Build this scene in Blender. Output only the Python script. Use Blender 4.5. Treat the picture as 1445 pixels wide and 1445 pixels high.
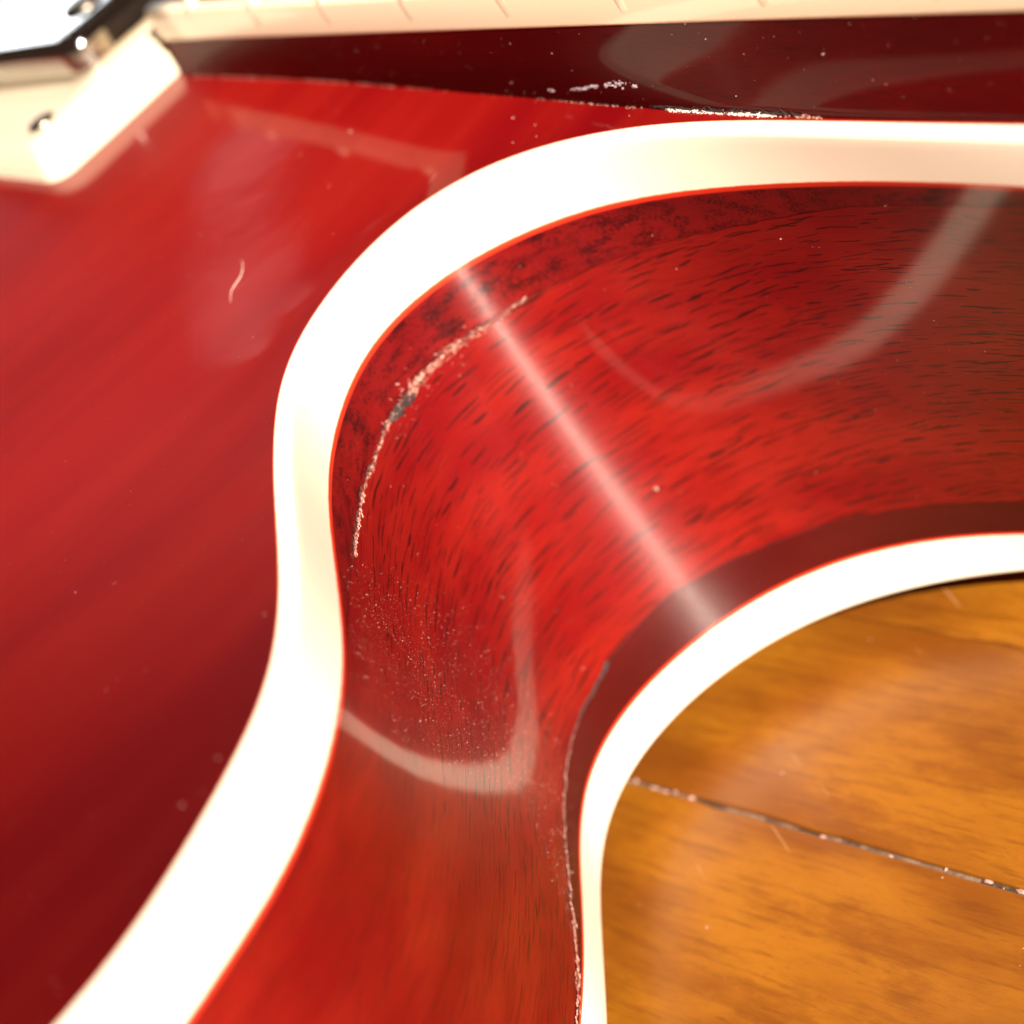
import bpy, bmesh, math, random
from mathutils import Vector, Matrix, noise
from mathutils.geometry import delaunay_2d_cdt

MM = 0.001          # all shapes are written in millimetres, x along the neck to the headstock, z up from the guitar top
for o in list(bpy.data.objects):
    bpy.data.objects.remove(o)
scene = bpy.context.scene
col = scene.collection

# ---------------------------------------------------------------- camera, light, exposure
cam_d = bpy.data.cameras.new('camera')
cam = bpy.data.objects.new('camera', cam_d)
col.objects.link(cam)
scene.camera = cam
RX = Vector((0.63450036, 0.60596213, -0.47981161))
RY = Vector((-0.09866362, 0.67919573, 0.72729543))
RZ = RX.cross(RY)
CAMP = Vector((183.094, -119.962, 65.785))
M = Matrix((RX, RY, RZ)).transposed().to_4x4()
M.translation = CAMP * MM
cam.matrix_world = M
cam_d.sensor_fit = 'HORIZONTAL'
cam_d.sensor_width = 36
cam_d.lens = 77.42
cam_d.clip_start = 0.01
cam_d.clip_end = 20
cam_d.dof.use_dof = True
cam_d.dof.focus_distance = 0.1625
cam_d.dof.aperture_fstop = 25
cam_d.dof.aperture_blades = 0

world = bpy.data.worlds.new('World')
scene.world = world
world.use_nodes = True
bg = world.node_tree.nodes['Background']
bg.inputs[0].default_value = (0.90, 0.52, 0.36, 1)
bg.inputs[1].default_value = 0.05

def lamp(name, az, el, dist, size, power, color, shape='DISK', size_y=None, target=(45, -45, -20), spread=180):
    d = bpy.data.lights.new(name, 'AREA')
    d.shape = shape
    d.size = size
    if size_y:
        d.size_y = size_y
    d.energy = power
    d.color = color
    d.spread = math.radians(spread)
    o = bpy.data.objects.new(name, d)
    col.objects.link(o)
    a, e = math.radians(az), math.radians(el)
    v = Vector((math.cos(e) * math.cos(a), math.cos(e) * math.sin(a), math.sin(e)))
    o.location = Vector(target) * MM + v * dist
    o.rotation_euler = v.to_track_quat('Z', 'Y').to_euler()
    return o

# hard low light through a window, and the soft light of another window beyond the neck
lamp('low_sunbeam_lamp', -16, 33, 3.0, 0.032, 420, (1.0, 0.90, 0.76))
lamp('window_lamp', 155, 12.5, 1.6, 0.34, 1.3, (0.88, 0.95, 1.0), 'RECTANGLE', 0.26, target=(-30, -20, 13))
glint = lamp('haze_patch_lamp', 150.3, 31.2, 1.6, 0.085, 0.0060, (1.0, 0.95, 0.95), 'ELLIPSE', 0.05, target=(14, -35, 3))  # added lamp, shaped and aimed so its reflection hazes the top
glint.rotation_euler.rotate_axis('Z', math.radians(-60))

scene.view_settings.view_transform = 'Standard'
scene.view_settings.look = 'None'
scene.view_settings.exposure = 0
scene.view_settings.gamma = 1

CURVES = {
    'a': [[117.84,-28.41],[106.8,-27.45],[96.64,-26.57],[87.34,-25.77],[78.92,-25.04],[71.36,-24.45],[64.63,-24.14],[58.7,-24.27],[53.55,-24.89],[49.14,-25.95],[45.48,-27.45],[42.58,-29.36],[40.42,-31.69],[39.0,-34.38],[38.29,-37.38],[38.21,-40.6],[38.69,-43.94],[39.66,-47.3],[41.1,-50.56],[43.02,-53.65],[45.34,-56.53],[47.99,-59.24],[50.83,-61.82],[53.76,-64.31],[56.73,-66.7],[59.67,-69.02],[62.54,-71.29],[65.27,-73.54],[67.82,-75.82],[70.14,-78.15],[72.19,-80.6],[73.94,-83.2],[75.41,-85.98],[76.69,-88.88],[77.84,-91.86],[78.87,-94.89],[79.69,-97.97],[80.21,-101.1],[80.41,-104.31],[80.3,-107.58]],
    'o': [[117.72,-29.75],[106.69,-28.8],[96.52,-27.92],[87.23,-27.12],[78.81,-26.39],[71.27,-25.79],[64.61,-25.49],[58.79,-25.62],[53.78,-26.22],[49.55,-27.24],[46.1,-28.64],[43.45,-30.4],[41.52,-32.48],[40.27,-34.86],[39.62,-37.55],[39.56,-40.52],[40.01,-43.66],[40.93,-46.83],[42.3,-49.93],[44.12,-52.86],[46.35,-55.63],[48.93,-58.27],[51.72,-60.81],[54.62,-63.27],[57.57,-65.65],[60.51,-67.96],[63.39,-70.24],[66.15,-72.52],[68.74,-74.84],[71.14,-77.24],[73.27,-79.78],[75.1,-82.51],[76.62,-85.39],[77.93,-88.37],[79.11,-91.4],[80.16,-94.5],[81.01,-97.68],[81.55,-100.95],[81.76,-104.29],[81.65,-107.56]],
    'b': [[120.49,-31.23],[108.98,-29.6],[98.39,-28.24],[88.72,-27.15],[79.97,-26.33],[72.13,-25.8],[65.2,-25.59],[59.16,-25.76],[54.0,-26.34],[49.68,-27.35],[46.17,-28.77],[43.45,-30.58],[41.45,-32.74],[40.15,-35.21],[39.49,-37.93],[39.41,-40.81],[39.87,-43.79],[40.81,-46.79],[42.22,-49.76],[44.04,-52.63],[46.21,-55.38],[48.68,-58.02],[51.36,-60.53],[54.18,-62.95],[57.08,-65.27],[59.98,-67.54],[62.84,-69.78],[65.59,-72.02],[68.18,-74.3],[70.58,-76.68],[72.74,-79.19],[74.66,-81.86],[76.33,-84.7],[77.78,-87.73],[79.03,-90.92],[80.08,-94.29],[80.94,-97.83],[81.61,-101.54],[82.08,-105.41],[82.37,-109.46]],
    'c': [[113.24,-18.62],[103.24,-17.72],[94.05,-17.22],[85.69,-17.12],[78.15,-17.42],[71.43,-18.12],[65.52,-19.22],[60.4,-20.72],[56.04,-22.63],[52.41,-24.91],[49.46,-27.55],[47.11,-30.45],[45.3,-33.55],[43.97,-36.75],[43.09,-39.98],[42.63,-43.15],[42.63,-46.23],[43.09,-49.16],[44.0,-51.95],[45.35,-54.59],[47.08,-57.1],[49.09,-59.54],[51.31,-61.94],[53.64,-64.34],[55.99,-66.81],[58.3,-69.35],[60.51,-71.98],[62.62,-74.69],[64.63,-77.46],[66.52,-80.26],[68.3,-83.09],[69.96,-85.93],[71.5,-88.78],[72.92,-91.62],[74.22,-94.47],[75.39,-97.3],[76.45,-100.13],[77.38,-102.96],[78.19,-105.78],[78.88,-108.59]],
    'd': [[113.42,-13.9],[103.55,-14.07],[94.48,-14.52],[86.19,-15.26],[78.7,-16.27],[72.0,-17.57],[66.07,-19.15],[60.91,-21.01],[56.49,-23.16],[52.79,-25.58],[49.76,-28.24],[47.33,-31.1],[45.47,-34.1],[44.11,-37.19],[43.22,-40.3],[42.8,-43.38],[42.81,-46.4],[43.25,-49.32],[44.11,-52.12],[45.37,-54.79],[47.0,-57.34],[48.94,-59.81],[51.11,-62.22],[53.43,-64.64],[55.82,-67.09],[58.25,-69.59],[60.68,-72.14],[63.11,-74.7],[65.53,-77.28],[67.94,-79.86],[70.33,-82.44],[72.7,-85.01],[75.04,-87.58],[77.35,-90.14],[79.64,-92.7],[81.9,-95.25],[84.13,-97.8],[86.33,-100.34],[88.51,-102.88],[90.67,-105.42]],
    'z': [[-3.87,0.0],[-3.84,0.0],[-3.87,0.0],[-4.01,0.0],[-4.29,0.0],[-4.67,0.0],[-5.05,0.0],[-5.37,0.0],[-5.63,0.0],[-5.85,0.0],[-6.01,0.0],[-6.07,0.0],[-6.03,0.0],[-5.91,0.0],[-5.75,0.0],[-5.58,0.0],[-5.46,0.0],[-5.44,0.0],[-5.51,0.0],[-5.59,0.0],[-5.61,0.0],[-5.57,0.0],[-5.54,0.0],[-5.57,0.0],[-5.62,0.0],[-5.67,0.0],[-5.7,0.0],[-5.74,0.0],[-5.77,0.0],[-5.77,0.0],[-5.78,0.0],[-5.84,0.0],[-5.92,0.0],[-5.97,0.0],[-5.92,0.0],[-5.79,0.0],[-5.71,0.0],[-5.75,0.0],[-5.92,0.0],[-6.1,0.0]],
}

HB, HC, H = 5.56, 4.59, 51.56        # binding heights and depth of the body
FLOOR_Z = -56.2

# ---------------------------------------------------------------- small helpers
def spline(P, n=12):
    P = [Vector(p) for p in P]
    Q = [2 * P[0] - P[1]] + P + [2 * P[-1] - P[-2]]
    out = []
    for i in range(1, len(Q) - 2):
        a, b, c, e = Q[i - 1:i + 3]
        for k in range(n):
            t = k / n
            out.append(.5 * ((2 * b) + (c - a) * t + (2 * a - 5 * b + 4 * c - e) * t * t + (3 * b - a - 3 * c + e) * t ** 3))
    out.append(Q[-2].copy())
    return out

def lerp1(x, pts):
    if x <= pts[0][0]: return pts[0][1]
    for (x0, y0), (x1, y1) in zip(pts, pts[1:]):
        if x <= x1: return y0 + (y1 - y0) * (x - x0) / (x1 - x0)
    return pts[-1][1]

def mesh_obj(name, verts, faces, mat, parent=None, smooth=True, uvs=None, flip=False):
    me = bpy.data.meshes.new(name)
    me.from_pydata([tuple(Vector(v) * MM) for v in verts], [], [tuple(reversed(f)) for f in faces] if flip else faces)
    if mat: me.materials.append(mat)
    if uvs:
        l = me.uv_layers.new(name='UVMap')
        for lp in me.loops:
            l.data[lp.index].uv = uvs[lp.vertex_index]
    for p in me.polygons: p.use_smooth = smooth
    me.update()
    o = bpy.data.objects.new(name, me)
    col.objects.link(o)
    if parent: o.parent = parent
    return o

def grid_faces(nr, nc, closed=False):
    F = []
    for r in range(nr - 1):
        for c in range(nc if closed else nc - 1):
            c2 = (c + 1) % nc
            F.append((r * nc + c, r * nc + c2, (r + 1) * nc + c2, (r + 1) * nc + c))
    return F

def strip(name, rows, us, vs, mat, parent, flip=False):
    """rows: list of equally long point lists; us: along, vs: across (list of lists or list)"""
    V, U = [], []
    for r, row in enumerate(rows):
        for c, p in enumerate(row):
            V.append(p)
            v = vs[r][c] if isinstance(vs[r], (list, tuple)) else vs[r]
            U.append((us[c], v))
    return mesh_obj(name, V, grid_faces(len(rows), len(rows[0])), mat, parent, True, U, flip)

def empty(name, loc=(0, 0, 0)):
    o = bpy.data.objects.new(name, None)
    col.objects.link(o)
    o.empty_display_size = .02
    return o

def tag(o, label=None, cat=None, kind=None, group=None):
    if label: o['label'] = label
    if cat: o['category'] = cat
    if kind: o['kind'] = kind
    if group: o['group'] = group

# ---------------------------------------------------------------- materials
class NT:
    def __init__(s, name):
        s.m = bpy.data.materials.new(name)
        s.m.use_nodes = True
        s.t = s.m.node_tree
        s.t.nodes.clear()
        s.out = s.n('ShaderNodeOutputMaterial')
    def n(s, ty, ins=None, **kw):
        nd = s.t.nodes.new(ty)
        for k, v in kw.items(): setattr(nd, k, v)
        if ins:
            for k, v in ins.items(): s.set(nd, k, v)
        return nd
    def set(s, nd, k, v):
        i = nd.inputs[k]
        if isinstance(v, bpy.types.NodeSocket): s.t.links.new(v, i)
        else:
            if hasattr(i.default_value, '__len__') and not isinstance(v, (int, float)) and len(v) == 3 and len(i.default_value) == 4: v = (*v, 1)
            i.default_value = v
    def math(s, op, a, b=0.0, clamp=False, c=None):
        nd = s.n('ShaderNodeMath', {0: a, 1: b}, operation=op, use_clamp=clamp)
        if c is not None: s.set(nd, 2, c)
        return nd.outputs[0]
    def mix(s, f, a, b, blend='MIX'):
        nd = s.n('ShaderNodeMix', None, data_type='RGBA', blend_type=blend)
        s.set(nd, 0, f); s.set(nd, 6, a); s.set(nd, 7, b)
        return nd.outputs[2]
    def ramp(s, f, a, b, lo=0.0, hi=1.0, smooth=True):
        nd = s.n('ShaderNodeMapRange', {0: f, 1: a, 2: b, 3: lo, 4: hi}, interpolation_type='SMOOTHSTEP' if smooth else 'LINEAR')
        return nd.outputs[0]
    def uv(s): return s.n('ShaderNodeUVMap', uv_map='UVMap').outputs[0]
    def obj(s): return s.n('ShaderNodeTexCoord').outputs['Object']
    def scale(s, vec, sc): return s.n('ShaderNodeVectorMath', {0: vec, 1: sc}, operation='MULTIPLY').outputs[0]
    def noise(s, vec, scale, detail=3, rough=.5, dims='3D'):
        return s.n('ShaderNodeTexNoise', {'Vector': vec, 'Scale': scale, 'Detail': detail, 'Roughness': rough}, noise_dimensions=dims).outputs[0]
    def bump(s, h, strength=.3, dist=.0001):
        return s.n('ShaderNodeBump', {'Height': h, 'Strength': strength, 'Distance': dist}).outputs[0]
    def bsdf(s, **kw):
        nd = s.n('ShaderNodeBsdfPrincipled')
        for k, v in kw.items(): s.set(nd, k.replace('_', ' '), v)
        return nd
    def done(s, sh):
        s.t.links.new(sh, s.out.inputs[0])
        return s.m

def pores(t, uv, cu, cv, lu, lv, dens, seed):
    """short dark dashes of open grain along u: one dash at most per stretched cell"""
    sh = t.n('ShaderNodeVectorMath', {0: uv, 1: (seed * 3.1, seed * 7.7, 0)}, operation='ADD').outputs[0]
    sep0 = t.n('ShaderNodeSeparateXYZ', {0: sh})
    su_ = t.n('ShaderNodeSeparateXYZ', {0: uv}).outputs[0]      # the grain runs out slightly uphill towards the heel
    run = t.ramp(su_, 38, 92, 0.0, 5.0)
    wob = t.noise(t.n('ShaderNodeCombineXYZ', {0: t.math('MULTIPLY', sep0.outputs[0], .09), 1: t.math('MULTIPLY', sep0.outputs[1], .30)}).outputs[0], 1.0, 2)
    wob2 = t.noise(t.n('ShaderNodeCombineXYZ', {0: t.math('MULTIPLY', sep0.outputs[0], 1.6), 1: t.math('MULTIPLY', sep0.outputs[1], .8)}).outputs[0], 1.0, 2)
    v = t.math('ADD', t.math('SUBTRACT', sep0.outputs[1], run), t.math('MULTIPLY', t.math('SUBTRACT', wob, .5), 1.8))
    v = t.math('ADD', v, t.math('MULTIPLY', t.math('SUBTRACT', wob2, .5), .12))
    st = t.n('ShaderNodeCombineXYZ', {0: t.math('DIVIDE', sep0.outputs[0], cu), 1: t.math('DIVIDE', v, cv)}).outputs[0]
    vo = t.n('ShaderNodeTexVoronoi', {'Vector': st, 'Scale': 1.0, 'Randomness': 1.0}, voronoi_dimensions='2D', feature='F1')
    d = t.n('ShaderNodeVectorMath', {0: st, 1: vo.outputs['Position']}, operation='SUBTRACT').outputs[0]
    ds = t.n('ShaderNodeSeparateXYZ', {0: d})
    cs = t.n('ShaderNodeSeparateColor', {0: vo.outputs['Color']})
    L = t.math('MULTIPLY', t.math('ADD', t.math('MULTIPLY', cs.outputs[1], .9), .35), lu / cu)
    a = t.math('DIVIDE', ds.outputs[0], L)
    b = t.math('DIVIDE', ds.outputs[1], t.math('MULTIPLY', t.math('ADD', cs.outputs[2], .5), lv / cv))
    r = t.math('ADD', t.math('MULTIPLY', a, a), t.math('MULTIPLY', b, b))
    m = t.ramp(r, 1.15, .85)
    gate = t.math('LESS_THAN', cs.outputs[0], dens)
    return t.math('MULTIPLY', m, gate)

def lacquered(name, base, base2, pore=0, dark=(0.02, .002, .002), rough=.45, haze=.0, sheen=0.0, joint=0, coat=.33, edges=(0, 0), spec=.05, coat_rough=.09, scratch=0.0, cap=0):
    t = NT(name)
    uv = t.uv()
    big = t.noise(t.scale(uv, (.05, .16, 1)), 1.0, 3)
    fib = t.noise(t.scale(uv, (.35, 5.5, 1)), 1.0, 4, .6)
    fine = t.noise(uv, 9.0, 3, .7)
    c = t.mix(t.ramp(big, .35, .65), base, base2)
    c = t.mix(t.math('MULTIPLY', t.ramp(fib, .42, .75), .45 if pore else .22), c, [x * .45 for x in base])
    c = t.mix(t.math('MULTIPLY', t.ramp(fine, .55, .8), .25), c, [min(1, x * 1.5) for x in base])
    hgt = fib
    if cap:       # dense, dark freckles in the stain of the laminated edge
        fr = t.math('ADD', t.noise(t.scale(uv, (3.0, 4.4, 1)), 1.0, 6, .8), t.math('MULTIPLY', t.math('SUBTRACT', t.noise(t.scale(uv, (.35, .9, 1)), 1.0, 3, .6), .5), .7))
        c = t.mix(t.math('MULTIPLY', t.ramp(fr, .46, .62), .92), c, dark)
    if pore:
        p1 = pores(t, uv, 4.8, 1.0, 2.3, .072, .72, 1)
        p2 = pores(t, uv, 3.8, .78, 1.8, .056, .62, 2)
        p3 = pores(t, uv, 2.6, .60, .9, .045, .5, 3)
        cl = t.noise(t.scale(uv, (.06, .3, 1)), 1.0, 2)
        pm = t.math('MAXIMUM', t.math('MAXIMUM', p1, t.math('MULTIPLY', p2, t.ramp(cl, .33, .45))), t.math('MULTIPLY', p3, t.ramp(cl, .45, .62)))
        su = t.n('ShaderNodeSeparateXYZ', {0: uv}).outputs[0]
        pm = t.math('MULTIPLY', pm, t.ramp(su, 158, 112, .35, 1.0))
        c = t.mix(t.math('MULTIPLY', pm, .96 * pore), c, dark)
        hgt = t.math('SUBTRACT', t.math('MULTIPLY', fib, .3), pm)
    sv = t.n('ShaderNodeSeparateXYZ', {0: uv}).outputs[1]
    if joint:     # stain bled bright at the binding, distance stored in v
        c = t.mix(t.ramp(sv, joint, joint * .5), c, (.62, .03, .012))
    hz = t.noise(t.scale(uv, (.5, .5, 1)), 1.0, 4, .65)
    cr = t.math('ADD', coat_rough, t.math('MULTIPLY', t.ramp(hz, .5, .8), .06))
    wav = t.noise(t.scale(uv, (.12, .12, 1)), 1.0, 1)
    p = t.bsdf(Base_Color=c, Roughness=rough, Coat_Weight=coat, Coat_Roughness=cr, Coat_IOR=1.5)
    t.set(p, 'Specular IOR Level', spec)
    t.set(p, 'Normal', t.bump(hgt, .18, .00004))
    t.set(p, 'Coat Normal', t.bump(wav, .12, .00012))
    sh = p.outputs[0]
    if scratch:   # fine buffing scratches along the wood spread the light across them
        hf = t.n('ShaderNodeTexWhiteNoise', {'Vector': t.n('ShaderNodeVectorMath', {0: t.scale(uv, (11, 900, 1))}, operation='FLOOR').outputs[0]}, noise_dimensions='2D').outputs[0]
        hf2 = t.n('ShaderNodeTexWhiteNoise', {'Vector': t.n('ShaderNodeVectorMath', {0: t.scale(uv, (17, 1300, 1))}, operation='FLOOR').outputs[0]}, noise_dimensions='2D').outputs[0]
        tilt = t.math('MULTIPLY', t.math('SUBTRACT', t.math('ADD', hf, hf2), 1.0), .95)
        geo = t.n('ShaderNodeNewGeometry').outputs['Normal']
        nz = t.n('ShaderNodeCombineXYZ', {2: tilt}).outputs[0]
        nn_v = t.n('ShaderNodeVectorMath', {0: t.n('ShaderNodeVectorMath', {0: geo, 1: nz}, operation='ADD').outputs[0]}, operation='NORMALIZE').outputs[0]
        g = t.n('ShaderNodeBsdfAnisotropic', {'Color': (1, .93, .9, 1), 'Roughness': .22, 'Normal': nn_v})
        mx = t.n('ShaderNodeMixShader', {0: scratch})
        t.t.links.new(sh, mx.inputs[1]); t.t.links.new(g.outputs[0], mx.inputs[2])
        sh = mx.outputs[0]
    return t.done(sh)

RIM1, RIM2 = (.135, .0016, .0026), (.185, .0062, .0040)
m_rim = lacquered('red_stained_mahogany', RIM1, RIM2, pore=1, scratch=.0145)
m_cap = lacquered('red_stained_laminate_edge', (.10, .002, .003), (.16, .004, .004), dark=(.016, .001, .002), cap=1, scratch=.0145, joint=.5)
m_cap2 = lacquered('dark_red_laminate_edge', (.045, .002, .002), (.06, .003, .003), dark=(.03, .004, .003), scratch=.0145, joint=.35)
m_neck = lacquered('dark_red_neck_wood', (.045, .0006, .001), (.065, .001, .0014), pore=.3, dark=(.01, .001, .001), coat=.17, coat_rough=.05)

def top_material():
    t = NT('red_stained_maple_top')
    ob = t.obj()
    big = t.noise(t.scale(ob, (45, 14, 14)), 1.0, 3)
    fig = t.noise(t.scale(ob, (230, 22, 22)), 1.0, 3, .55)
    fine = t.noise(ob, 5200, 3, .7)
    c = t.mix(t.ramp(big, .35, .65), (.145, .0015, .003), (.195, .004, .0035))
    c = t.mix(t.math('MULTIPLY', t.ramp(fig, .40, .75), .22), c, (.29, .015, .007))
    c = t.mix(t.math('MULTIPLY', t.ramp(fine, .5, .75), .22), c, (.17, .003, .006))
    # shade painted into the colour, going darker towards the tip of the horn
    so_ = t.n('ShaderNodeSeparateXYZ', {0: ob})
    horn_shade = t.ramp(t.math('SUBTRACT', so_.outputs[0], so_.outputs[1]), .095, .175, 1.0, .33)
    c = t.mix(t.math('SUBTRACT', 1.0, horn_shade), c, (.02, .0008, .001))
    sw = t.noise(t.scale(ob, (200, 900, 300)), 1.0, 3, .6)
    hz = t.noise(ob, 60, 4, .6)
    cr = t.math('ADD', .05, t.math('MULTIPLY', t.ramp(hz, .4, .7), .04))
    wav = t.noise(ob, 220, 2)
    p = t.bsdf(Base_Color=c, Roughness=.45, Coat_Weight=.75, Coat_Roughness=cr, Coat_IOR=1.5)
    t.set(p, 'Specular IOR Level', .05)
    t.set(p, 'Coat Normal', t.bump(wav, .15, .00010))
    return t.done(p.outputs[0])
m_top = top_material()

def cream(name, col_=(.87, .79, .66), edge=True, sss=.12, rough=.32):
    t = NT(name)
    c = col_
    ob = t.obj()
    nn = t.noise(ob, 90, 3)
    c = t.mix(t.math('MULTIPLY', t.ramp(nn, .4, .7), .25), col_, [x * y for x, y in zip(col_, (1, .96, .88))])
    if edge:
        sv = t.n('ShaderNodeSeparateXYZ', {0: t.uv()}).outputs[1]     # v = distance to the nearest red edge
        wb = t.math('ADD', sv, t.math('MULTIPLY', t.math('SUBTRACT', t.noise(ob, 1500, 2), .5), .12))
        c = t.mix(t.ramp(wb, .22, .02), c, (.75, .10, .015))
    p = t.bsdf(Base_Color=c, Roughness=rough, Coat_Weight=.5, Coat_Roughness=.05)
    t.set(p, 'Subsurface Weight', sss)
    t.set(p, 'Subsurface Radius', (1.0, .45, .2))
    t.set(p, 'Subsurface Scale', .0012)
    t.set(p, 'Specular IOR Level', .35)
    return t.done(p.outputs[0])
m_bind = cream('cream_binding_plastic')
m_cream = cream('cream_ring_plastic', (.66, .55, .42), edge=False)
m_fbind = cream('cream_fretboard_binding', (.82, .68, .50), edge=True)

def simple(name, base, rough=.4, metal=0, coat=0, bumps=0):
    t = NT(name)
    ob = t.obj()
    nn = t.noise(ob, 700, 3)
    c = t.mix(t.math('MULTIPLY', nn, .4), base, [x * .6 for x in base])
    p = t.bsdf(Base_Color=c, Roughness=rough, Metallic=metal, Coat_Weight=coat)
    if bumps: t.set(p, 'Normal', t.bump(nn, bumps, .00005))
    return t.done(p.outputs[0])
m_chrome = simple('polished_nickel', (.80, .78, .74), .07, 1)
m_rosewood = simple('dark_rosewood', (.06, .03, .02), .5)
m_screw = simple('dull_screw_metal', (.32, .27, .22), .3, 1)
def flake_mat():
    t = NT('broken_pale_lacquer')
    ob = t.obj()
    c = t.mix(t.ramp(t.noise(ob, 2600, 3, .7), .42, .60), (.16, .018, .014), (.46, .25, .19))
    p = t.bsdf(Base_Color=c, Roughness=.5)
    return t.done(p.outputs[0])
m_flake = flake_mat()
m_scratch = simple('pale_scratch', (.42, .16, .15), .5)
m_gap = simple('dirty_open_crack', (.03, .02, .02), .6)
m_white = simple('chipped_white_edge', (.85, .74, .66), .5)
m_dust = simple('dust', (.42, .25, .20), .8)

# ---------------------------------------------------------------- the guitar
guitar = empty('guitar')
tag(guitar, 'cherry red hollow body guitar with cream binding and cracked lacquer, lying on the wooden floor', 'guitar')

N = 12
Sa, So, Sb, Sc, Sd = (spline(CURVES[k], N) for k in 'aobcd')
Sz = [p.x for p in spline(CURVES['z'], N)]
n = len(Sb)
cum = [0.0]
for i in range(1, n):
    cum.append(cum[-1] + (Sb[i] - Sb[i - 1]).length)

# closing outline beyond the picture (rest of the body), mirrored about y = 8
def tail(P, inset):
    ex = [(82.3, -112), (81, -117), (77.5, -122.5), (71, -127), (62, -130.5), (48, -133), (28, -136), (0, -142), (-40, -153), (-80, -158), (-120, -156), (-160, -146), (-205, -140),
          (-250, -150), (-300, -168), (-350, -176), (-395, -166), (-430, -138), (-450, -96), (-458, -45), (-460, 8)]
    out = []
    cx, cy = -150, 8
    for x, y in ex:
        d = Vector((x - cx, y - cy)).normalized()
        out.append(Vector((x, y)) - d * inset)
    return out
def closed(P, inset=0.0):
    """full body outline, from the neck end of the cutaway round the body and back"""
    head = [Vector(p) for p in P]
    t = spline([tuple(head[-1])] + [tuple(v) for v in tail(P, inset)], 5)[1:]
    half = head + t
    mir = [Vector((p.x, 16 - p.y)) for p in reversed(half[:-1])]
    return half + mir

Oa, Oo, Ob, Oc, Od = closed(Sa, 1.6), closed(So), closed(Sb), closed(Sc), closed(Sd)
nn_ = len(Ob)
Oz = [Sz[i] if i < n else (Sz[nn_ - 1 - i] if nn_ - 1 - i < n else Sz[-1] + 0.0) for i in range(nn_)]
def cyc(rows):     # close each ring of points
    return [r + [r[0]] for r in rows]
cumO = [0.0]
for i in range(1, nn_ + 1):
    cumO.append(cumO[-1] + (Ob[i % nn_] - Ob[i - 1]).length)

def inward(P, k):
    a, b = P[(k - 1) % len(P)], P[(k + 1) % len(P)]
    t = (b - a).normalized()
    return Vector((t.y, -t.x))          # points into the body

# top surface height
A2 = Sa[::3]
def seg_d(x, y):
    best = 1e9
    for p in OA_COARSE:
        d = (p.x - x) ** 2 + (p.y - y) ** 2
        if d < best: best = d
    return math.sqrt(best)
OA_COARSE = Oa[::2]
def arch(d): return 8 * (1 - math.exp(-(d / 45) ** 1.4))

def plate(name, outline, z, sign, mat, fine_box, step, step2, parent):
    pts = [p.copy() for p in outline]
    nb = len(pts)
    def inside(x, y):
        c = False
        j = nb - 1
        for i in range(nb):
            a, b = pts[i], pts[j]
            if (a.y > y) != (b.y > y) and x < (b.x - a.x) * (y - a.y) / (b.y - a.y) + a.x: c = not c
            j = i
        return c
    extra = []
    x0, x1, y0, y1 = fine_box
    cand = []
    x = x0
    r = 0
    while x < x1:
        y = y0 + (step * .5 if r % 2 else 0)
        while y < y1:
            cand.append((x, y, step)); y += step
        x += step * .87; r += 1
    x = -460
    while x < 126:
        y = -176
        while y < 192:
            if not (x0 - 1 < x < x1 + 1 and y0 - 1 < y < y1 + 1): cand.append((x, y, step2))
            y += step2
        x += step2
    coarse = outline[::2]
    dist = []
    for x, y, s in cand:
        dd = min((p.x - x) ** 2 + (p.y - y) ** 2 for p in coarse) ** .5
        if dd > s * .45 and inside(x, y):
            extra.append(Vector((x, y)))
    allp = pts + extra
    V2, E, F, *_ = delaunay_2d_cdt(allp, [(i, (i + 1) % nb) for i in range(nb)], [list(range(nb))], 1, 1e-4)
    zs = []
    bd = []
    for v in V2:
        dd = min((p.x - v.x) ** 2 + (p.y - v.y) ** 2 for p in coarse) ** .5
        on = False
        if dd < 2.0:
            for i in range(nb):
                if (pts[i] - v).length_squared < 1e-5: on = True; break
        bd.append(on)
        zs.append(0.0 if on else arch(dd))
    nb_ = [[] for _ in V2]
    for f in F:
        for i in range(len(f)):
            a, b = f[i], f[(i + 1) % len(f)]
            nb_[a].append(b); nb_[b].append(a)
    for it in range(18):
        zs = [z_ if bd[i] or not nb_[i] else .4 * z_ + .6 * sum(zs[j] for j in nb_[i]) / len(nb_[i]) for i, z_ in enumerate(zs)]
    verts = [(v.x, v.y, z + sign * zs[i] * (1 if sign > 0 else .35)) for i, v in enumerate(V2)]
    o = mesh_obj(name, verts, [tuple(f) for f in F], mat, parent, True)
    bm = bmesh.new(); bm.from_mesh(o.data)
    bmesh.ops.recalc_face_normals(bm, faces=bm.faces)
    if (sum(f.normal.z for f in bm.faces) > 0) != (sign > 0):
        bmesh.ops.reverse_faces(bm, faces=bm.faces)
    bm.to_mesh(o.data); bm.free()
    return o

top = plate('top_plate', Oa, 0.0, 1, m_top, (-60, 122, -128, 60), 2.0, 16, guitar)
def inset_ring(P, d): return [p + inward(P, k) * d for k, p in enumerate(P)]
Odi = inset_ring(Od, 1.6)
back = plate('back_plate', Odi, -H, -1, m_top, (0, 1, 0, 1), 5, 18, guitar)

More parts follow.
